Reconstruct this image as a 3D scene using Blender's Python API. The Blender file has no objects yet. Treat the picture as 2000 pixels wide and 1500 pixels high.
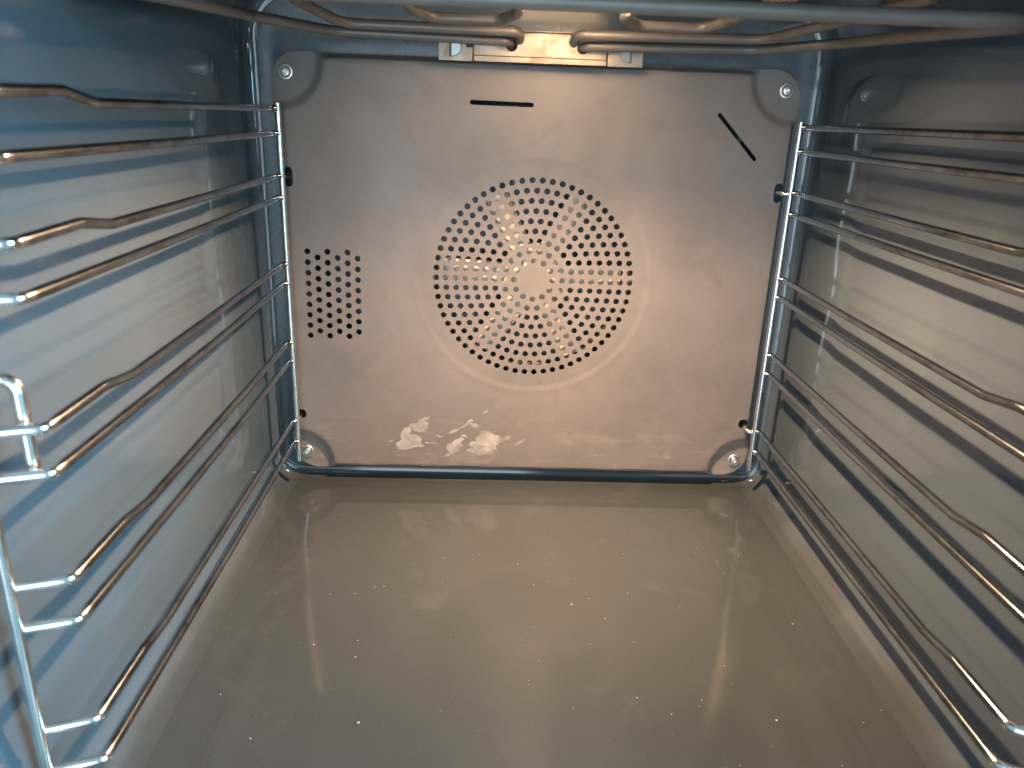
import bpy, bmesh, math, random
import numpy as np
from mathutils import Vector, Matrix
from mathutils.geometry import delaunay_2d_cdt
random.seed(4); rng = np.random.default_rng(4)
R = math.radians
C = bpy.context.scene.collection
S = bpy.context.scene

# ------------------------------------------------------------------ camera
cam = bpy.data.cameras.new('camera')
cam.sensor_width = 36.0
cam.lens = 1495.54/2000*36.0
cam.clip_start = 0.01; cam.clip_end = 50
cam.dof.use_dof = True; cam.dof.focus_distance = 0.66; cam.dof.aperture_fstop = 11.0
co = bpy.data.objects.new('camera', cam); C.objects.link(co)
co.location = (-0.0379, -0.6840, 0.3445)
co.rotation_euler = (R(70.6754), R(-1.9918), R(-1.365))
S.camera = co

# ------------------------------------------------------------------ light
W = bpy.data.worlds.new('World'); S.world = W; W.use_nodes = True
W.node_tree.nodes['Background'].inputs[0].default_value = (0.48, 0.82, 1.0, 1)
W.node_tree.nodes['Background'].inputs[1].default_value = 0.48

def area(name, loc, target, sx, sy, power, color):
    d = bpy.data.lights.new(name, 'AREA'); d.shape = 'RECTANGLE'; d.size = sx; d.size_y = sy
    d.energy = power; d.color = color
    o = bpy.data.objects.new(name, d); C.objects.link(o); o.location = loc
    o.rotation_euler = (Vector(target)-Vector(loc)).to_track_quat('-Z', 'Y').to_euler()
    return o
area('window_light', (1.55, -1.35, 0.75), (-0.1, -0.3, 0.2), 0.9, 1.2, 95, (0.44, 0.82, 1.0))
area('kitchen_light', (-0.30, -2.3, 0.10), (0, 0, 0.2), 0.9, 1.7, 21, (0.74, 0.88, 1.0))

LAMP = (0.024, -0.128, 0.4325)
ld = bpy.data.lights.new('oven_lamp_light', 'SPOT')
ld.energy = 36; ld.color = (1.0, 0.63, 0.37); ld.shadow_soft_size = 0.009
ld.spot_size = R(168); ld.spot_blend = 0.75
lo = bpy.data.objects.new('oven_lamp_light', ld); C.objects.link(lo)
lo.location = LAMP
lo.rotation_euler = Vector((0, -math.sin(R(38)), -math.cos(R(38)))).to_track_quat('-Z', 'Y').to_euler()

S.view_settings.view_transform = 'Standard'; S.view_settings.look = 'None'
S.view_settings.exposure = 0.25; S.view_settings.gamma = 1.0

# ------------------------------------------------------------------ materials
def mat(name):
    m = bpy.data.materials.new(name); m.use_nodes = True
    return m, m.node_tree.nodes, m.node_tree.links, m.node_tree.nodes['Principled BSDF']
def noise(n, l, scale, detail=4, rough=0.55, coord='Object', dist=0.0, sc=None):
    tc = n.new('ShaderNodeTexCoord'); t = n.new('ShaderNodeTexNoise')
    t.inputs['Scale'].default_value = scale; t.inputs['Detail'].default_value = detail
    t.inputs['Roughness'].default_value = rough; t.inputs['Distortion'].default_value = dist
    if sc:
        mp = n.new('ShaderNodeMapping'); mp.inputs['Scale'].default_value = sc
        l.new(tc.outputs[coord], mp.inputs[0]); l.new(mp.outputs[0], t.inputs[0])
    else:
        l.new(tc.outputs[coord], t.inputs[0])
    return t.outputs['Fac']
def ramp(n, l, src, stops):
    r = n.new('ShaderNodeValToRGB'); e = r.color_ramp.elements
    while len(e) < len(stops): e.new(0.5)
    for i, (p, c) in enumerate(stops):
        e[i].position = p; e[i].color = (*c, 1) if len(c) == 3 else c
    l.new(src, r.inputs[0]); return r.outputs[0]
def mixc(n, l, fac, a, b, mode='MIX'):
    x = n.new('ShaderNodeMix'); x.data_type = 'RGBA'; x.blend_type = mode
    for s, v in ((x.inputs[0], fac), (x.inputs[6], a), (x.inputs[7], b)):
        if hasattr(v, 'links') or hasattr(v, 'is_output'): l.new(v, s)
        elif isinstance(v, (int, float)): s.default_value = v
        else: s.default_value = (*v, 1)
    return x.outputs[2]
def g(v): return (v, v, v)
def bump(n, l, b, src, strength, dist):
    bp = n.new('ShaderNodeBump'); bp.inputs['Strength'].default_value = strength
    bp.inputs['Distance'].default_value = dist
    l.new(src, bp.inputs['Height']); l.new(bp.outputs[0], b.inputs['Normal'])

def enamel(name, base, rough0, rough1, low=None, ior=1.6):
    m, n, l, b = mat(name)
    big = noise(n, l, 9, 3)
    c = ramp(n, l, big, [(0.3, tuple(x*0.94 for x in base)), (0.7, tuple(x*1.05 for x in base))])
    sp = noise(n, l, 900, 2, 0.7)
    spk = ramp(n, l, sp, [(0.66, g(0)), (0.74, g(1))])
    c = mixc(n, l, mixc(n, l, 0.25, g(0), spk), c, (0.30, 0.34, 0.36))
    smear = noise(n, l, 14, 5, 0.65, dist=0.6)
    c = mixc(n, l, ramp(n, l, smear, [(0.58, g(0)), (0.75, g(0.06))]), c, (0.26, 0.25, 0.23))
    if low:
        # wall enamel blends unevenly into a darker tone just above the floor
        tc = n.new('ShaderNodeTexCoord'); sx = n.new('ShaderNodeSeparateXYZ'); l.new(tc.outputs['Object'], sx.inputs[0])
        ad = n.new('ShaderNodeMath'); ad.operation = 'MULTIPLY_ADD'; ad.inputs[1].default_value = 0.02; ad.inputs[2].default_value = -0.010
        l.new(noise(n, l, 16, 3), ad.inputs[0]); ad2 = n.new('ShaderNodeMath'); l.new(ad.outputs[0], ad2.inputs[0]); l.new(sx.outputs[2], ad2.inputs[1])
        mr = n.new('ShaderNodeMapRange'); mr.interpolation_type = 'SMOOTHSTEP'
        mr.inputs[1].default_value = -0.002; mr.inputs[2].default_value = 0.016; mr.inputs[3].default_value = 1.0; mr.inputs[4].default_value = 0.0
        l.new(ad2.outputs[0], mr.inputs[0]); c = mixc(n, l, mr.outputs[0], c, low)
    l.new(c, b.inputs['Base Color'])
    l.new(ramp(n, l, noise(n, l, 22, 6, 0.65, dist=0.4), [(0.35, g(rough0)), (0.7, g(rough1))]), b.inputs['Roughness'])
    b.inputs['IOR'].default_value = ior
    bump(n, l, b, noise(n, l, 200, 3, 0.6), 0.02, 0.0005)
    return m
M_WALL = enamel('blue_grey_enamel', (0.066, 0.088, 0.110), 0.05, 0.10, (0.044, 0.050, 0.054))
M_FLOOR = enamel('grey_floor_enamel', (0.0385, 0.0455, 0.0490), 0.085, 0.13, None, 1.7)
M_CEIL = enamel('dark_ceiling_enamel', (0.030, 0.031, 0.032), 0.55, 0.70, None, 1.25)  # ceiling enamel, darker and rougher than the walls

def mk_cover():
    m, n, l, b = mat('brown_grey_coated_steel')
    c = ramp(n, l, noise(n, l, 13, 5, 0.6), [(0.30, (0.168, 0.156, 0.147)), (0.5, (0.208, 0.186, 0.174)), (0.72, (0.236, 0.207, 0.193))])
    c = mixc(n, l, ramp(n, l, noise(n, l, 26, 4, 0.6, dist=0.5), [(0.56, g(0)), (0.76, g(0.5))]), c, (0.14, 0.13, 0.12))
    c = mixc(n, l, ramp(n, l, noise(n, l, 120, 3, 0.6), [(0.68, g(0)), (0.76, g(0.6))]), c, (0.13, 0.105, 0.085))
    sm = noise(n, l, 34, 6, 0.7, dist=0.8, sc=(0.5, 1, 1.6))
    tc = n.new('ShaderNodeTexCoord'); sx = n.new('ShaderNodeSeparateXYZ'); l.new(tc.outputs['Object'], sx.inputs[0])
    mr = n.new('ShaderNodeMapRange'); mr.inputs[1].default_value = 0.085; mr.inputs[2].default_value = 0.015
    l.new(sx.outputs[2], mr.inputs[0])
    mul = n.new('ShaderNodeMath'); mul.operation = 'MULTIPLY'
    l.new(ramp(n, l, sm, [(0.52, g(0)), (0.68, g(0.5))]), mul.inputs[0]); l.new(mr.outputs[0], mul.inputs[1])
    c = mixc(n, l, mul.outputs[0], c, (0.47, 0.41, 0.36))
    l.new(c, b.inputs['Base Color'])
    l.new(ramp(n, l, noise(n, l, 20, 5), [(0.3, g(0.40)), (0.7, g(0.56))]), b.inputs['Roughness'])
    bump(n, l, b, noise(n, l, 1400, 2, 0.6), 0.12, 0.0003)
    return m
M_COVER = mk_cover()

def metal(name, col, rough, dirt=None, dirt_lo=0.5, dirt_hi=0.6, dscale=60, sc=None):
    m, n, l, b = mat(name)
    b.inputs['Metallic'].default_value = 1.0
    rr = ramp(n, l, noise(n, l, 90, 4), [(0.3, g(rough*0.75)), (0.7, g(rough*1.3))])
    c = ramp(n, l, noise(n, l, 40, 3), [(0.3, tuple(x*0.9 for x in col)), (0.7, col)])
    if dirt:
        f = ramp(n, l, noise(n, l, dscale, 5, 0.65, sc=sc), [(dirt_lo, g(0)), (dirt_hi, g(1))])
        c = mixc(n, l, f, c, dirt)
        rr = mixc(n, l, f, rr, g(0.6))
        inv = n.new('ShaderNodeMath'); inv.operation = 'MULTIPLY_ADD'
        inv.inputs[1].default_value = -0.75; inv.inputs[2].default_value = 1.0
        l.new(f, inv.inputs[0]); l.new(inv.outputs[0], b.inputs['Metallic'])
    l.new(c, b.inputs['Base Color']); l.new(rr, b.inputs['Roughness'])
    return m
M_CHROME = metal('chrome_wire', (0.88, 0.88, 0.87), 0.22)
M_BRACKET = metal('warm_bare_steel', (0.34, 0.285, 0.225), 0.45, (0.26, 0.20, 0.15), 0.50, 0.75, 70)
M_TAB = metal('bright_zinc', (0.86, 0.88, 0.88), 0.45)
M_SCREW = metal('screw_steel', (0.92, 0.90, 0.86), 0.36)
def mk_rail():
    # chrome whose front two thirds are tarnished brown by grease and trays
    m, n, l, b = mat('tarnished_chrome_wire')
    tc = n.new('ShaderNodeTexCoord'); sx = n.new('ShaderNodeSeparateXYZ'); l.new(tc.outputs['Object'], sx.inputs[0])
    mr = n.new('ShaderNodeMapRange'); mr.inputs[1].default_value = -0.02; mr.inputs[2].default_value = -0.30
    mr.inputs[3].default_value = -0.25; mr.inputs[4].default_value = 0.06
    l.new(sx.outputs[1], mr.inputs[0])
    ad = n.new('ShaderNodeMath'); ad.operation = 'ADD'; l.new(mr.outputs[0], ad.inputs[0])
    l.new(noise(n, l, 75, 5, 0.65, sc=(1, 0.35, 1)), ad.inputs[1])
    f = ramp(n, l, ad.outputs[0], [(0.40, g(0)), (0.66, g(0.9))])
    c = mixc(n, l, f, (0.40, 0.44, 0.48), ramp(n, l, noise(n, l, 110, 3), [(0.40, (0.055, 0.060, 0.064)), (0.62, (0.16, 0.175, 0.185))]))
    end_highlight = n.new('ShaderNodeMapRange'); end_highlight.inputs[1].default_value = -0.384; end_highlight.inputs[2].default_value = -0.392  # front ends painted near-white: their daylight highlight put into the colour
    l.new(sx.outputs[1], end_highlight.inputs[0])
    c = mixc(n, l, end_highlight.outputs[0], c, (0.85, 0.85, 0.84))
    l.new(c, b.inputs['Base Color']); b.inputs['Metallic'].default_value = 1.0
    l.new(mixc(n, l, f, g(0.12), g(0.21)), b.inputs['Roughness'])
    return m
M_RAIL = mk_rail()
def plain(name, col, rough, metallic=0.0):
    m, n, l, b = mat(name)
    l.new(ramp(n, l, noise(n, l, 80, 4), [(0.3, tuple(x*0.85 for x in col)), (0.7, col)]), b.inputs['Base Color'])
    b.inputs['Roughness'].default_value = rough; b.inputs['Metallic'].default_value = metallic
    return m
M_BACK = enamel('dark_back_enamel', (0.066, 0.095, 0.115), 0.20, 0.32)
M_FAN = plain('fan_steel', (0.93, 0.83, 0.70), 0.45, 0.1)
M_TUBE = plain('oxidised_heater_tube', (0.19, 0.168, 0.150), 0.42, 0.3)
M_CRUMB = plain('pale_crumb', (0.72, 0.70, 0.66), 0.6)
M_RECESS = plain('dark_screw_recess', (0.05, 0.045, 0.04), 0.5, 0.6)
def mk_stain(name, a0, a1):
    m, n, l, b = mat(name)
    l.new(ramp(n, l, noise(n, l, 60, 5, 0.6), [(0.35, (0.38, 0.355, 0.33)), (0.65, (0.54, 0.51, 0.48))]), b.inputs['Base Color'])
    b.inputs['Roughness'].default_value = 0.6
    l.new(ramp(n, l, noise(n, l, 55, 4, 0.55, dist=0.5), [(0.34, g(a0)), (0.56, g(a1))]), b.inputs['Alpha'])
    return m
M_STAIN = mk_stain('dried_residue', 0.5, 0.95); M_SMEAR = mk_stain('faint_residue', 0.0, 0.45)
def mk_glow():
    m, n, l, b = mat('lamp_glass_lit')
    b.inputs['Base Color'].default_value = (1, 0.9, 0.75, 1)
    b.inputs['Emission Color'].default_value = (1.0, 0.66, 0.36, 1)
    b.inputs['Emission Strength'].default_value = 28
    return m
M_GLOW = mk_glow()

# ------------------------------------------------------------------ mesh helpers
def link(name, me, m=None, parent=None, smooth=True, sharp=None):
    o = bpy.data.objects.new(name, me); C.objects.link(o)
    if m: me.materials.append(m)
    if smooth:
        me.shade_smooth()
        if sharp: me.set_sharp_from_angle(angle=R(sharp))
    if parent: o.parent = parent
    return o
def mesh(verts, faces):
    me = bpy.data.meshes.new('m'); me.from_pydata([tuple(map(float, v)) for v in verts], [], [tuple(map(int, f)) for f in faces])
    me.update(); return me
def thing(name, label, cat, group=None, loc=(0, 0, 0)):
    o = bpy.data.objects.new(name, None); o.empty_display_size = 0.02; C.objects.link(o)
    o.location = loc; o['label'] = label; o['category'] = cat
    if group: o['group'] = group
    return o
def structure(o, label):
    o['kind'] = 'structure'; o['label'] = label; return o

def fillet_path(pts, rads, seg=7):
    P = [Vector(p) for p in pts]; out = [P[0]]
    if not isinstance(rads, (list, tuple)): rads = [rads]*len(P)
    for i in range(1, len(P)-1):
        a, b, c = P[i-1], P[i], P[i+1]; u = (a-b); v = (c-b)
        ang = u.angle(v)
        if ang > math.pi-0.02: out.append(b); continue
        t = min(rads[i]/math.tan(ang/2), u.length*0.49, v.length*0.49); r = t*math.tan(ang/2)
        u.normalize(); v.normalize()
        cen = b+(u+v).normalized()*(r/math.sin(ang/2))
        p0 = b+u*t-cen; p1 = b+v*t-cen; w = p0.angle(p1); ax = p0.cross(p1).normalized()
        for k in range(seg+1):
            out.append(cen+Matrix.Rotation(w*k/seg, 3, ax) @ p0)
    out.append(P[-1]); return out
def densify(path, step):
    out = [path[0]]
    for a, b in zip(path[:-1], path[1:]):
        k = max(1, int((b-a).length/step))
        for i in range(1, k+1): out.append(a.lerp(b, i/k))
    return out
def tube(path, r, n=12, wob=0.0, rnd=0):
    path = [p for i, p in enumerate(path) if i == 0 or (p-path[i-1]).length > 1e-6]
    V, F = [], []; up = None
    for i, p in enumerate(path):
        t = ((path[min(i+1, len(path)-1)]-p).normalized() + (p-path[max(i-1, 0)]).normalized()).normalized()
        if up is None: up = t.orthogonal().normalized()
        up = (up - t*up.dot(t)).normalized(); s = t.cross(up)
        rr = r*(1+wob*math.sin(i*1.7+rnd)*math.sin(i*0.61+rnd*2))
        for k in range(n):
            a = 2*math.pi*k/n; V.append(p+(up*math.cos(a)+s*math.sin(a))*rr)
    m = len(path)
    for i in range(m-1):
        for k in range(n):
            F.append((i*n+k, i*n+(k+1) % n, (i+1)*n+(k+1) % n, (i+1)*n+k))
    F.append(tuple(range(n-1, -1, -1))); F.append(tuple((m-1)*n+k for k in range(n)))
    return V, F
def tube_obj(name, pts, rads, r, m, parent, n=12, wob=0.0, rnd=0, step=0.006, seg=7):
    V, F = tube(densify(fillet_path(pts, rads, seg), step), r, n, wob, rnd)
    return link(name, mesh(V, F), m, parent, sharp=50)
def extrude_xz(poly, y0, y1, bev=0.0004):
    """prism from an outline in the x-z plane, with a small front bevel"""
    bm = bmesh.new()
    vs = [bm.verts.new((x, y0, z)) for x, z in poly]
    f = bm.faces.new(vs)
    e = bmesh.ops.extrude_face_region(bm, geom=[f])
    bmesh.ops.translate(bm, vec=(0, y1-y0, 0), verts=[v for v in e['geom'] if isinstance(v, bmesh.types.BMVert)])
    bmesh.ops.recalc_face_normals(bm, faces=bm.faces)
    if bev: bmesh.ops.bevel(bm, geom=list(bm.edges), offset=bev, segments=1, affect='EDGES')
    me = bpy.data.meshes.new('m'); bm.to_mesh(me); bm.free(); return me
def lathe_y(profile, n=32):
    """profile of (radius, y) spun about the y axis"""
    V, F = [], []
    for r, y in profile:
        for k in range(n):
            a = 2*math.pi*k/n; V.append((r*math.cos(a), y, r*math.sin(a)))
    for i in range(len(profile)-1):
        for k in range(n):
            F.append((i*n+k, (i+1)*n+k, (i+1)*n+(k+1) % n, i*n+(k+1) % n))
    F.append(tuple(range(n))); F.append(tuple((len(profile)-1)*n+k for k in range(n-1, -1, -1)))
    bm = bmesh.new(); me = mesh(V, F); bm.from_mesh(me); bmesh.ops.recalc_face_normals(bm, faces=bm.faces); bm.to_mesh(me); bm.free()
    return me
def sst(a, b, x):
    t = np.clip((x-a)/(b-a), 0, 1); return t*t*(3-2*t)
def rrect_sdf(x, z, x0, x1, z0, z1, r):
    cx, cz = (x0+x1)/2, (z0+z1)/2
    qx = np.abs(x-cx)-(x1-x0)/2+r; qz = np.abs(z-cz)-(z1-z0)/2+r
    return np.hypot(np.maximum(qx, 0), np.maximum(qz, 0))+np.minimum(np.maximum(qx, qz), 0)-r

# ------------------------------------------------------------------ cavity shell (structure)
HX, ZC = 0.245, 0.440
RB, RT, RK = 0.024, 0.042, 0.010      # bottom / top / back fillet radii
YB, YF = 0.012, -0.47
def rows_y():
    ys = list(np.arange(YF, -0.125, 0.006))+list(np.arange(-0.125, -0.06, 0.0016))+list(np.arange(-0.06, YB-RK-0.0005, 0.002))
    rows = [(y, 0.0) for y in ys]
    for k in range(0, 13):
        t = math.pi/2*k/12; rows.append((YB-RK+RK*math.sin(t), RK*(1-math.cos(t))))
    rows.append((YB, RK+0.0006))
    return rows
ROWS = rows_y()
def arc(cx, cz, r, a0, a1, k=14):
    return [(cx+r*math.cos(a), cz+r*math.sin(a), math.cos(a), math.sin(a)) for a in np.linspace(R(a0), R(a1), k)]
def line(x0, z0, x1, z1, nx, nz, step=0.004):
    k = max(2, int(math.hypot(x1-x0, z1-z0)/step)); return [(x0+(x1-x0)*i/k, z0+(z1-z0)*i/k, nx, nz) for i in range(k+1)]
E_ = 0.0006
wall_l = line(-HX+RT+E_, ZC, -HX+RT, ZC, 0, 1, 1)[:1] + arc(-HX+RT, ZC-RT, RT, 90, 180) + line(-HX, ZC-RT, -HX, RB, -1, 0)[1:-1] + arc(-HX+RB, RB, RB, 180, 270) + [(-HX+RB+E_, 0, 0, -1)]
wall_r = [(-x, z, -nx, nz) for x, z, nx, nz in wall_l][::-1]
floor_s = line(-HX+RB+E_, 0, HX-RB-E_, 0, 0, -1)
ceil_s = line(HX-RT-E_, ZC, -HX+RT+E_, ZC, 0, 1)
def undul(a, b, ph):
    return (0.00016*np.sin(a*41+b*23+ph)+0.00013*np.sin(a*19-b*57+2.1*ph)+0.00008*np.sin(a*83+b*71+3*ph))
def shell(prof, disp):
    V = []; n = len(prof)
    pr = np.array(prof)
    for y, d in ROWS:
        x = pr[:, 0]-pr[:, 2]*d; z = pr[:, 1]-pr[:, 3]*d
        h = disp(pr[:, 0], np.full(n, y), pr[:, 1])*(1 if d == 0 else max(0, 1-d/RK*1.5))
        x = x-pr[:, 2]*h; z = z-pr[:, 3]*h       # h > 0 moves into the cavity
        V += list(zip(x, np.full(n, y), z))
    F = [(i*n+k, i*n+k+1, (i+1)*n+k+1, (i+1)*n+k) for i in range(len(ROWS)-1) for k in range(n-1)]
    return mesh(V, F)
def dimple(a, b, ca, cb, ra, h):
    r = np.hypot(a-ca, b-cb)/ra
    return h*np.exp(-((r-0.75)/0.28)**2)
def d_wall(side):
    ye = -0.100 if side < 0 else -0.080
    def f(x, y, z):
        flat = sst(0.0, 0.02, z-RB)*sst(0.0, 0.03, ZC-RT-z)
        e = ye + 0.010*np.sin(z*16+0.8) - 0.008*(z < 0.2)*sst(0.2, 0.1, z)*(side < 0)*-1
        h = -0.0036*(1-sst(-0.006, 0.006, y-e))*sst(0.0, 0.05, z-RB-0.02)*sst(0.0, 0.05, ZC-RT-0.03-z)
        h = h + undul(y, z, 1.0+side)*flat
        h = h + 0.0006*np.exp(-((y+0.012)/0.003)**2)*flat
        if side < 0:
            h = h + dimple(y, z, -0.073, 0.371, 0.006, 0.0005)
            msk = np.exp(-((y+0.008)/0.012)**2)*sst(0.365, 0.385, z)*sst(0.425, 0.405, z)
            h = h + msk*0.0009*np.abs(np.sin(z*700+y*300)*np.sin(z*310-y*520+1))
        else:
            h = h + dimple(y, z, -0.060, 0.064, 0.006, 0.0007) + 0.0006*np.exp(-((y+0.045)/0.005)**2-((z-0.352)/0.010)**2)
        return h
    return f
def d_floor(x, y, z):
    d = rrect_sdf(x, y, -0.198, 0.198, -0.6, -0.043, 0.03)
    edge = sst(0.0, 0.03, HX-RB-np.abs(x))
    h = 0.0011*sst(0.009, -0.009, d) + undul(x, y, 0.3)*edge*0.8*sst(-0.02, -0.08, y)
    h = h + dimple(x, y, -0.216, -0.036, 0.0055, 0.00025) + dimple(x, y, 0.216, -0.030, 0.0055, 0.00025)
    return h
def d_ceil(x, y, z): return -undul(x, y, 2.0)*0.8
def flipped(me):
    me.flip_normals(); return me
wl = link('wall_left', flipped(shell(wall_l, d_wall(-1))), M_WALL)
wr = link('wall_right', flipped(shell(wall_r, d_wall(1))), M_WALL)
fl = link('floor', flipped(shell(floor_s, d_floor)), M_FLOOR)
ce = link('ceiling', flipped(shell(ceil_s, d_ceil)), M_CEIL)
structure(wl, 'left oven cavity wall of glossy blue grey enamel')
structure(wr, 'right oven cavity wall of glossy blue grey enamel')
structure(fl, 'glossy grey enamel oven floor with scratches and crumbs')
structure(ce, 'dark enamel oven ceiling above the heater tubes')

def rr_outline(x0, x1, z0, z1, rb, rt, k=10, step=0.006):
    P = []
    def seg(a, b):
        n = max(1, int(math.dist(a, b)/step)); P.extend([(a[0]+(b[0]-a[0])*i/n, a[1]+(b[1]-a[1])*i/n) for i in range(n)])
    def ar(cx, cz, r, a0, a1): P.extend([(cx+r*math.cos(a), cz+r*math.sin(a)) for a in np.linspace(R(a0), R(a1), k)][:-1])
    seg((x0+rb, z0), (x1-rb, z0)); ar(x1-rb, z0+rb, rb, -90, 0)
    seg((x1, z0+rb), (x1, z1-rt)); ar(x1-rt, z1-rt, rt, 0, 90)
    seg((x1-rt, z1), (x0+rt, z1)); ar(x0+rt, z1-rt, rt, 90, 180)
    seg((x0, z1-rt), (x0, z0+rb)); ar(x0+rb, z0+rb, rb, 180, 270)
    return P
def sheet(outline, holes, extra, height, thick, inside):
    """triangulated sheet in x-z with real holes; y = height(x, z)"""
    pts, edges = [], []
    def loop(L):
        b = len(pts); pts.extend(L); edges.extend([(b+i, b+(i+1) % len(L)) for i in range(len(L))])
    loop(outline)
    for h in holes: loop(h)
    nfix = len(pts); pts.extend(extra)
    out = delaunay_2d_cdt([Vector(p) for p in pts], edges, [], 0, 1e-7)
    P = np.array([tuple(v) for v in out[0]]); T = np.array([t for t in out[2] if len(t) == 3])
    cen = P[T].mean(axis=1); keep = inside(cen[:, 0], cen[:, 1]); T = T[keep]
    a, b, c = P[T[:, 0]], P[T[:, 1]], P[T[:, 2]]
    ccw = ((b-a)[:, 0]*(c-a)[:, 1]-(b-a)[:, 1]*(c-a)[:, 0]) > 0
    T[~ccw] = T[~ccw][:, ::-1]
    used = np.unique(T); mp = -np.ones(len(P), int); mp[used] = np.arange(len(used)); P = P[used]; T = mp[T]
    y = height(P[:, 0], P[:, 1])
    V = np.column_stack([P[:, 0], y, P[:, 1]])          # ccw in (x,z) seen from -y faces the viewer
    F = [tuple(t) for t in T]
    if thick:
        n = len(V); V = np.vstack([V, V+np.array([0, thick, 0])])
        F += [(t[2]+n, t[1]+n, t[0]+n) for t in T]
        from collections import Counter
        es = set()
        for t in T:
            for i in range(3): es.add((t[i], t[(i+1) % 3]))
        for (i, j) in es:
            if (j, i) not in es: F.append((j, i, i+n, j+n))
    return mesh(V, F)
def gridpts(x0, x1, z0, z1, s):
    xs = np.arange(x0, x1, s); zs = np.arange(z0, z1, s)
    return [(x+(0.5*s if j % 2 else 0), z) for j, z in enumerate(zs) for x in xs]

# back wall: flat rim, deep pan behind the panel
ix = HX-RK-E_
ol = rr_outline(-ix, ix, RK+E_, ZC-RK-E_, RB-RK, RT-RK)
bw_in = lambda x, z: rrect_sdf(x, z, -ix, ix, RK+E_, ZC-RK-E_, RB-RK) < 1e-4
ex = [p for p in gridpts(-0.24, 0.24, 0.0, 0.432, 0.006) if rrect_sdf(np.array(p[0]), np.array(p[1]), -ix, ix, RK+E_, ZC-RK-E_, RB-RK) < -0.003]
def bw_h(x, z):
    d = rrect_sdf(x, z, -0.203, 0.203, 0.052, 0.370, 0.02)
    return YB + 0.034*sst(0.002, -0.012, d) + 0.0006*sst(0.0, -0.004, rrect_sdf(x, z, -0.23, 0.23, 0.014, 0.415, 0.02))
bw = link('wall_back', sheet(ol, [], ex, bw_h, 0, lambda x, z: np.ones(len(x), bool)), M_BACK)
structure(bw, 'dark blue enamel back wall of the oven cavity behind the panel')

# ------------------------------------------------------------------ fan cover panel
FC = (0.0025, 0.2045)
SCR = [(-0.2100, 0.3722), (0.2100, 0.3722), (-0.2100, 0.0290), (0.2100, 0.0290)]
PX0, PX1, PZ0, PZ1, PR = -0.2225, 0.2225, 0.0125, 0.3885, 0.024
cover = thing('fan_cover', 'brown grey steel panel with a round perforated grille covering the oven back wall', 'panel')
holes = []; hcirc = []; slots = []
for k in range(2, 11):
    n = 2*round(math.pi*k); r = 0.00878*k
    for i in range(n):
        a = math.pi+2*math.pi*i/n
        hcirc.append((FC[0]+r*math.cos(a), FC[1]+r*math.sin(a), 0.00268))
for cidx in range(6):
    for i in range(9 - (cidx % 2)):
        hcirc.append((-0.1993+cidx*0.00885-i*0.00010, 0.2245-i*0.00965-(0.0052 if cidx % 2 else 0), 0.0027))
for s in (-1, 1): hcirc.append((s*0.2128, 0.0695, 0.0048))
def circ(cx, cz, r, k=14): return [(cx+r*math.cos(2*math.pi*i/k), cz+r*math.sin(2*math.pi*i/k)) for i in range(k)]
holes += [circ(*h) for h in hcirc]
def capsule(a, b, r, k=7):
    a, b = Vector(a), Vector(b); d = (b-a).normalized(); an = math.atan2(d.y, d.x)
    return [(b.x+r*math.cos(t), b.y+r*math.sin(t)) for t in np.linspace(an-math.pi/2, an+math.pi/2, k)] + \
           [(a.x+r*math.cos(t), a.y+r*math.sin(t)) for t in np.linspace(an+math.pi/2, an+1.5*math.pi, k)]
slots = [((-0.0555, 0.3538), (-0.0055, 0.3533), 0.0019), ((0.1545, 0.3510), (0.1893, 0.3160), 0.00165),
         ((-0.2118, 0.2835), (-0.2118, 0.2930), 0.0036), ((0.2142, 0.2835), (0.2142, 0.2930), 0.0036)]
holes += [capsule(*s) for s in slots]
HC = np.array(hcirc)
def seg_dist(x, z, a, b):
    ax, az = a; dx, dz = b[0]-ax, b[1]-az; L = dx*dx+dz*dz
    t = np.clip(((x-ax)*dx+(z-az)*dz)/L, 0, 1); return np.hypot(x-ax-t*dx, z-az-t*dz)
def clear(x, z, m):
    x = np.atleast_1d(x); z = np.atleast_1d(z)
    ok = np.ones(len(x), bool)
    for h in HC: ok &= np.hypot(x-h[0], z-h[1]) > h[2]*(0.96 if m == 0 else 1)+m
    for a, b, r in slots: ok &= seg_dist(x, z, a, b) > r*(0.96 if m == 0 else 1)+m
    return ok
def pdist(x, z): return rrect_sdf(x, z, PX0, PX1, PZ0, PZ1, PR)
def tabmask(x, z):
    t = np.zeros_like(x)
    for sx, sz in SCR:
        top = sz > 0.2
        cx = sx+math.copysign(0.008, sx); cz = sz+(0.010 if top else -0.010); rr = 0.037 if top else 0.0315
        t = np.maximum(t, sst(rr+0.0045, rr-0.0045, np.hypot(x-cx, z-cz)))
    return t
def cover_h(x, z):
    t = tabmask(x, z); r = np.hypot(x-FC[0], z-FC[1])
    y = 0.0038*t
    y = y + (1-t)*0.0085*sst(-0.0055, 0.0, pdist(x, z))
    y = y + 0.0006*sst(0.1075, 0.1015, r)
    y = y + 0.00035*sst(0.119, 0.113, r)
    y = y + (1-t)*(0.0004*np.sin(x*13+1)*np.sin(z*15+0.4))
    return y
ext = gridpts(-0.22, 0.22, 0.016, 0.386, 0.0055)
for rr in np.arange(0.094, 0.113, 0.0016): ext += circ(FC[0], FC[1], rr, 150)
for sx, sz in SCR:
    top = sz > 0.2; cx = sx+math.copysign(0.008, sx); cz = sz+(0.010 if top else -0.010); rr = 0.037 if top else 0.0315
    for d in np.arange(-0.0045, 0.0046, 0.001): ext += circ(cx, cz, rr+d, 80)
for d in (0.0008, 0.0016, 0.0024, 0.0032, 0.004, 0.005, 0.006):
    ext += rr_outline(PX0+d, PX1-d, PZ0+d, PZ1-d, PR-d, PR-d, 12, 0.005)
E2 = np.array(ext)
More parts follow.
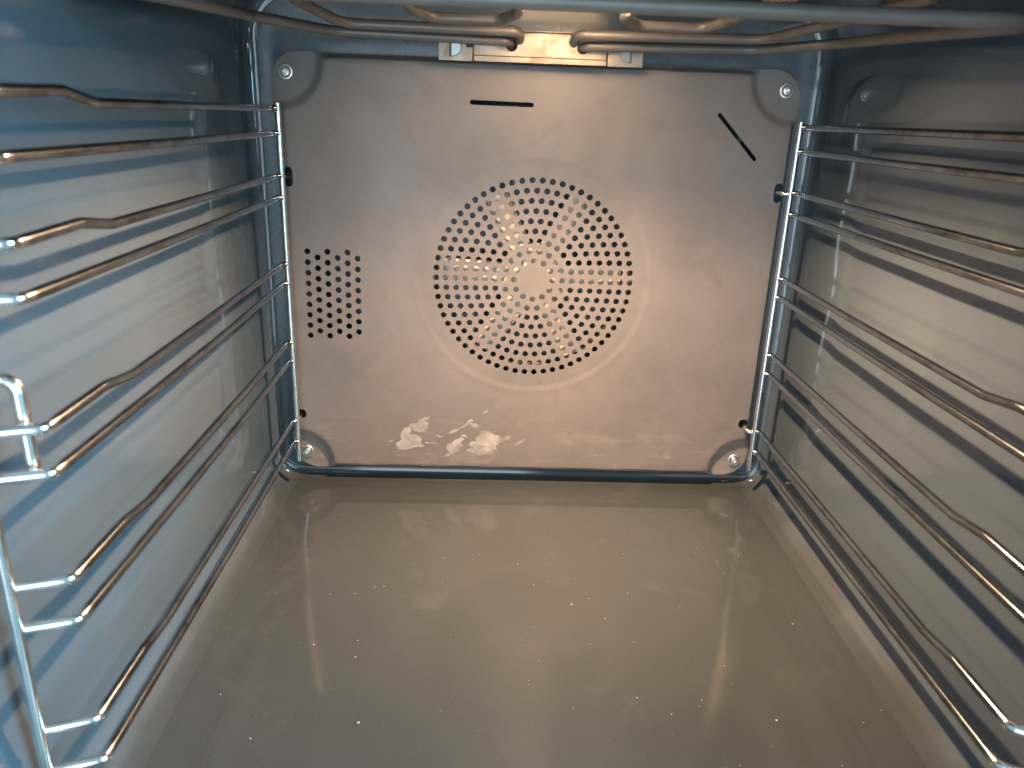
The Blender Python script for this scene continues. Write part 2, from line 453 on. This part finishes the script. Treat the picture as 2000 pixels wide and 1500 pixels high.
E2 = E2[(pdist(E2[:, 0], E2[:, 1]) < -0.0006) & clear(E2[:, 0], E2[:, 1], 0.0012)]
plate_me = sheet(rr_outline(PX0, PX1, PZ0, PZ1, PR, PR, 12, 0.005), holes, [tuple(p) for p in E2], cover_h, 0.0007,
                 lambda x, z: clear(x, z, 0) & (pdist(x, z) < 1e-5))
link('cover_plate', plate_me, M_COVER, cover, sharp=40)
scr_me = lathe_y([(0.0061, 0.0012), (0.0061, -0.0004), (0.0056, -0.0009), (0.0049, -0.0010), (0.0044, -0.0002), (0.0042, 0.0008), (0.0001, 0.0008)], 36)
head_me = lathe_y([(0.0033, 0.0007), (0.0034, -0.0010), (0.0030, -0.0016), (0.0021, -0.0018), (0.0017, -0.0006), (0.0011, -0.0004), (0.0008, -0.0011), (0.0001, -0.0013)], 28)
for i, (sx, sz) in enumerate(SCR):
    yy = float(cover_h(np.array([sx]), np.array([sz]))[0])
    w = link('screw', scr_me if i == 0 else scr_me, None, cover, sharp=35); w.location = (sx, yy-0.0004, sz)
    h = link('screw_head', head_me, None, w, sharp=35)
scr_me.materials.append(M_SCREW); head_me.materials.append(M_SCREW)
# dried residue, thin uneven films near the bottom of the panel
def px_poly(pts, ox, oz, s): return [(ox+u*s, oz-v*s) for u, v in pts]
def rough_poly(P, it=3, amp=0.18):
    P = [Vector(p) for p in P]
    for _ in range(it):
        Q = []
        for i, p in enumerate(P):
            q = P[(i+1) % len(P)]; d = q-p
            Q += [p, (p+q)/2+Vector((-d.y, d.x))*random.uniform(-amp, amp)]
        P = Q
    return [(p.x, p.y) for p in P]
# traced in a 2000 x 1000 crop: 1 crop unit = 0.16 px of the photograph
S_ = 0.16*0.000463
OX, OZ = -0.1393, 0.0828
resid = [
 [(215,560),(280,520),(270,470),(285,400),(320,340),(400,320),(420,350),(385,430),(480,445),(550,500),(535,560),(590,605),(540,620),(460,615),(410,640),(330,660),(230,650)],
 [(385,310),(430,270),(490,270),(500,230),(560,195),(650,180),(640,205),(560,245),(630,265),(630,340),(590,395),(520,405),(450,385),(410,325)],
 [(890,405),(940,365),(1010,345),(1090,290),(1150,220),(1200,200),(1220,230),(1150,280),(1060,330),(1010,385),(930,410)],
 [(1170,262),(1230,262),(1300,300),(1250,318),(1190,300)],
 [(1000,490),(1060,460),(1110,475),(1060,520),(1050,560),(1100,575),(1040,605),(1030,660),(960,700),(900,740),(840,740),(930,680),(870,620),(880,570)],
 [(1285,365),(1360,365),(1440,370),(1480,410),(1560,430),(1630,490),(1560,540),(1520,570),(1535,620),(1450,645),(1490,660),(1400,690),(1290,720),(1230,690),(1130,670),(1140,630),(1230,620),(1170,560),(1190,520),(1260,500),(1250,460),(1310,410)],
 [(745,425),(790,440),(840,462),(790,475),(755,455)], [(590,530),(700,540),(755,548),(690,562),(600,556)],
 [(80,550),(150,515),(185,520),(150,545)], [(140,685),(240,672),(330,676),(240,690)],
 [(1050,430),(1110,425),(1160,465),(1110,455)], [(1330,120),(1390,70),(1410,75),(1370,115)],
 [(1600,470),(1660,420),(1720,425),(1690,480),(1630,500)], [(1760,540),(1810,500),(1890,470),(1900,490),(1830,540),(1780,560)],
 [(700,770),(1100,745),(1330,742),(1480,700),(1420,740),(1200,775),(900,795)],
 [(3480,640),(3640,620),(3800,640),(3880,700),(3700,700),(3560,680)], [(3300,620),(3360,600),(3380,640),(3320,650)], [(2500,640),(2800,660),(3000,640),(2800,690),(2560,680)],
 [(3060,690),(3180,700),(3160,720)], [(3700,420),(3740,360),(3760,380),(3720,440)]]
for P in resid:
    Q = rough_poly([(OX+u*S_, OZ-v*S_) for u, v in P], 3, 0.13)
    xs = np.array([q[0] for q in Q]); zs = np.array([q[1] for q in Q])
    y0 = float(cover_h(xs, zs).min())-0.00025
    bm = bmesh.new(); vs = [bm.verts.new((x, y-0.00022, z)) for x, z, y in zip(xs, zs, cover_h(xs, zs))]
    es = [bm.edges.new((vs[i], vs[(i+1) % len(vs)])) for i in range(len(vs))]
    bmesh.ops.triangle_fill(bm, use_beauty=True, edges=es, normal=(0, -1, 0))
    me = bpy.data.meshes.new('m'); bm.to_mesh(me); bm.free()
    link('residue', me, M_SMEAR if P[0][0] > 1900 or P[0][1] > 760 else M_STAIN, cover)['label'] = 'pale dried residue patch near the bottom of the panel'

# ------------------------------------------------------------------ fan wheel and ring heater behind the grille
fan = thing('fan', 'bare steel fan wheel with bent blades seen through the round grille', 'fan', loc=(FC[0], 0.0135, FC[1]))
hub = lathe_y([(0.031, 0.004), (0.031, 0.003), (0.023, -0.001), (0.014, -0.0035), (0.012, -0.006), (0.0001, -0.0065)], 48)
link('hub', hub, M_FAN, fan, sharp=40)
for k, a in enumerate((2, 62, 116, 176, 236, 297)):
    # folded plate: flat lobe plus a lip turned towards the viewer
    bm = bmesh.new(); ca, sa = math.cos(R(a)), math.sin(R(a)); prof = [(-0.0105, 0.007), (-0.004, 0.001), (0.005, 0.000), (0.0085, -0.003), (0.0100, -0.007)]
    rad = np.linspace(0.026, 0.081, 7); G = []
    for r in rad:
        tw = 0.25*(r-0.032)/0.046
        G.append([bm.verts.new(((r*ca-(u*(1-0.2*tw))*sa), w*(0.6+tw)-0.002, (r*sa+(u*(1-0.2*tw))*ca))) for u, w in prof])
    for i in range(len(rad)-1):
        for j in range(len(prof)-1): bm.faces.new((G[i][j], G[i+1][j], G[i+1][j+1], G[i][j+1]))
    bmesh.ops.recalc_face_normals(bm, faces=bm.faces)
    bmesh.ops.solidify(bm, geom=list(bm.faces), thickness=0.0008)
    me = bpy.data.meshes.new('m'); bm.to_mesh(me); bm.free(); link('blade', me, M_FAN, fan, sharp=30)
ring = thing('ring_heater', 'round heating tube circling the fan behind the grille', 'heating element', loc=(FC[0], 0.030, FC[1]))
pts = [Vector((0.0925*math.cos(a), 0, 0.0925*math.sin(a))) for a in np.linspace(R(-70), R(285), 90)]
V, F = tube(pts, 0.0034, 12); link('heater_tube', mesh(V, F), M_TUBE, ring)
pts = [Vector((0.0925*math.cos(a), 0.009, 0.0925*math.sin(a))) for a in np.linspace(R(-70), R(285), 90)]
V, F = tube(pts, 0.0034, 12); link('heater_tube', mesh(V, F), M_TUBE, ring)

# ------------------------------------------------------------------ side racks
ZS = [0.3433, 0.3238, 0.2897, 0.2718, 0.2151, 0.1981, 0.1441, 0.1262, 0.0678, 0.0468]
def rack(s, xr, label, seed):
    t = thing('side_rack', label, 'oven rack', 'chrome wire shelf racks on the side walls')
    xp = s*(abs(xr)-0.0020)                            # rear post
    xf = s*0.2375                                      # front post, close to the wall
    tube_obj('rear_post', [(xp, -0.0125, 0.0265), (xp, -0.0125, 0.3475)], 0, 0.0026, M_CHROME, t, 14, step=0.02)
    tube_obj('front_post', [(xf, -0.4025, 0.020), (xf, -0.4025, 0.352)], 0, 0.0026, M_CHROME, t, 14, step=0.02)
    for i, z in enumerate(ZS):
        x = xr; up = i % 2 == 0; k = 0.0045 if up else 0.0
        back = [(xp+s*0.0005, -0.0155, z), (x+s*0.0020, -0.0180, z), (x+s*0.0014, -0.040, z)]
        mid = [(x, -0.314, z), (x-s*0.0012, -0.344, z+k)] if up else [(x, -0.20, z), (x, -0.33, z)]
        front = [(x, -0.3925, z+k*0.7), (xf-s*0.001, -0.3995, z+k*0.7)]
        r_ = random.Random(seed*31+i)
        pts = back+mid+front
        rads = [0, 0.0016, 0.03]+([0.03, 0.03] if up else [0.1, 0.1])+[0.0042, 0]
        tube_obj('rail', pts, rads, 0.00255, M_RAIL, t, 14, 0.015, seed*7+i, 0.005)
    # wire lock at the front post and pegs plugged into the back panel
    tube_obj('lock_wire', [(s*0.2400, -0.3895, 0.2375), (s*0.2262, -0.3895, 0.2375), (s*0.2256, -0.3895, 0.195), (s*0.2400, -0.3895, 0.1935)], 0.0055, 0.0029, M_CHROME, t, 14, step=0.004)
    for zz, in ((0.2890,), (0.0690,)):
        tube_obj('peg', [(xp, -0.0125, zz-0.004 if zz < 0.1 else zz), (s*0.2135, -0.0115, zz-0.002 if zz < 0.1 else zz), (s*0.2132, 0.006, zz)], 0.003, 0.0021, M_CHROME, t, 12, step=0.003)
    return t
rack(-1, -0.2161, 'wire shelf rack on the left wall with blackened kinked rails and visible front post', 1)
rack(1, 0.2223, 'wire shelf rack on the right wall with cleaner rails running out of the frame', 2)

# ------------------------------------------------------------------ grill heater tubes under the ceiling
g1 = thing('grill_heater', 'outer brown heating tube looping along the ceiling edge and crossing at the front', 'heating element', 'heating tubes under the oven ceiling')
tube_obj('heater_tube', [(-0.0255, -0.004, 0.3975), (-0.0255, -0.020, 0.4000), (-0.165, -0.024, 0.4020), (-0.212, -0.075, 0.4055), (-0.212, -0.302, 0.3935),
                         (0.218, -0.302, 0.3935), (0.218, -0.075, 0.4030), (0.172, -0.024, 0.4005), (0.0335, -0.020, 0.3985), (0.0335, -0.004, 0.3970)],
         [0, 0.006, 0.03, 0.035, 0.03, 0.03, 0.035, 0.03, 0.006, 0], 0.0038, M_TUBE, g1, 14)
g2 = thing('grill_heater', 'inner serpentine heating tube whose bends hang above the bracket', 'heating element', 'heating tubes under the oven ceiling')
za, zb = 0.4068, 0.4135
tube_obj('heater_tube', [(-0.0180, -0.004, 0.3990), (-0.0180, -0.030, za-0.0005), (-0.155, -0.036, za), (-0.172, -0.075, zb), (-0.172, -0.250, zb), (-0.098, -0.250, zb),
                         (-0.098, -0.085, zb), (-0.084, -0.066, 0.4100), (-0.034, -0.066, 0.4100), (-0.0215, -0.085, zb), (-0.0215, -0.25, zb), (0.054, -0.25, zb),
                         (0.054, -0.085, zb), (0.067, -0.066, 0.4100), (0.116, -0.066, 0.4100), (0.1285, -0.085, zb), (0.1285, -0.25, zb), (0.200, -0.25, zb),
                         (0.200, -0.090, zb), (0.172, -0.038, za), (0.0260, -0.030, za-0.0010), (0.0260, -0.004, 0.3985)],
         [0, 0.008, 0.02, 0.02, 0.03, 0.03, 0.012, 0.012, 0.012, 0.012, 0.03, 0.03, 0.012, 0.012, 0.012, 0.012, 0.03, 0.03, 0.02, 0.02, 0.008, 0], 0.0039, M_TUBE, g2, 14)

# ------------------------------------------------------------------ element bracket
br = thing('heater_bracket', 'bare steel bracket above the panel holding the heater tube ends', 'bracket')
yb = -0.0150
def bite(cx, cz, r, a0, a1, k=8): return [(cx+r*math.cos(a), cz+r*math.sin(a)) for a in np.linspace(R(a0), R(a1), k)]
poly = [(-0.0544, 0.3893), (0.0529, 0.3893), (0.0529, 0.3992), (0.0400, 0.3992)] + bite(0.0335, 0.3975, 0.0046, 20, -180, 10)[::1] + \
       [(0.0300, 0.4050), (0.0335, 0.4074), (-0.0235, 0.4074), (-0.0195, 0.4045)] + bite(-0.0240, 0.3975, 0.0046, 0, -200, 10) + [(-0.0310, 0.3995), (-0.0544, 0.3995)]
link('bracket_plate', extrude_xz(poly, yb, yb+0.0012, 0.0002), M_BRACKET, br, smooth=False)
link('bracket_lip', extrude_xz([(-0.0544, 0.3846), (0.0529, 0.3846), (0.0529, 0.3891), (-0.0544, 0.3891)], yb-0.0018, yb+0.0010, 0.0004), M_BRACKET, br, smooth=False)
link('bracket_flange', extrude_xz([(-0.0235, 0.4076), (0.0335, 0.4076), (0.0335, 0.4084), (-0.0235, 0.4084)], yb-0.004, yb+0.012, 0.0002), M_BRACKET, br, smooth=False)
for s, xa, xb in ((-1, -0.0826, -0.0552), (1, 0.0537, 0.0826)):
    xi = xb if s < 0 else xa
    nt = [(xa, 0.3846), (xb, 0.3846), (xb, 0.4005), (xa, 0.4005)]
    if s < 0: nt = [(xa, 0.3846), (xb, 0.3846), (xb, 0.3950), (xb-0.0050, 0.3950), (xb-0.0055, 0.4005), (xa, 0.4005)]
    else: nt = [(xa, 0.3846), (xb, 0.3846), (xb, 0.4005), (xa+0.0060, 0.4005), (xa+0.0060, 0.3955), (xa, 0.3955)]
    e = link('end_plate', extrude_xz(nt, yb+0.0002, yb+0.0014, 0.0002), M_BRACKET, br, smooth=False)
    cx = xa+0.0100 if s < 0 else xb-0.0105
    half = [(cx-s*0.0086*math.sin(a), 0.3938-0.0060*math.cos(a)) for a in np.linspace(0, math.pi, 16)]
    tme = extrude_xz(half, yb-0.0020, yb-0.0004, 0.0005)
    for v in tme.vertices: v.co.y -= 0.0016*abs(v.co.x-cx)/0.0086        # the flap is bent out from its slit
    link('bent_tab', tme, M_TAB, e, smooth=False)
    xs = (cx+s*0.0002, cx+s*0.0011)
    link('tab_slit', extrude_xz([(min(xs), 0.3876), (max(xs), 0.3876), (max(xs), 0.4000), (min(xs), 0.4000)], yb-0.0003, yb+0.0001, 0), M_RECESS, e, smooth=False)

# ------------------------------------------------------------------ oven lamp
lamp = thing('oven_lamp', 'round glowing oven lamp set in the ceiling at the top edge', 'lamp', loc=(LAMP[0], LAMP[1], LAMP[2]))
def spin_z(profile, n=32):
    me = lathe_y([(r, z) for r, z in profile], n)
    me.transform(Matrix.Rotation(R(90), 4, 'X')); return me
V = [(0.043, 0.0070), (0.042, 0.0045), (0.034, 0.0035), (0.026, 0.0025), (0.018, 0.0020), (0.009, 0.0018), (0.0002, 0.0018)]  # glowing glass widened past the collar, added to warm nearby tubes and ceiling
link('lamp_glass', spin_z(V), M_GLOW, lamp)
link('lamp_cutoff_collar', spin_z([(0.0325, 0.010), (0.0325, -0.0125), (0.0315, -0.0130), (0.0305, -0.0125), (0.0305, 0.010)][::1]), M_TAB, lamp, sharp=40)  # unseen collar, added to keep the lamp's light off the upper walls

# ------------------------------------------------------------------ crumbs
bm = bmesh.new()
def crumb(x, y, z, s):
    r = bmesh.ops.create_icosphere(bm, subdivisions=1, radius=s)
    for v in r['verts']:
        v.co = Vector((v.co.x*random.uniform(.6, 1.3), v.co.y*random.uniform(.6, 1.3), v.co.z*0.6))+Vector((x, y, z+s*0.4))
for _ in range(70):
    y = -0.03-0.36*random.random()**0.8; crumb(random.uniform(-0.2, 0.215), y, 0.0016, random.choice([.00016, .0002, .00024, .0003]))
for x, y, s in ((-0.1085, -0.32, .0006), (0.1445, -0.315, .0007), (-0.15, -0.25, .0005), (0.19, -0.22, .0005), (-0.12, -0.262, .0004), (0.03, -0.2, .0005)): crumb(x, y, 0.0015, s)
me = bpy.data.meshes.new('m'); bm.to_mesh(me); bm.free()
cr = link('crumbs', me, M_CRUMB, smooth=False); cr['kind'] = 'stuff'; cr['label'] = 'tiny pale crumbs scattered over the oven floor'
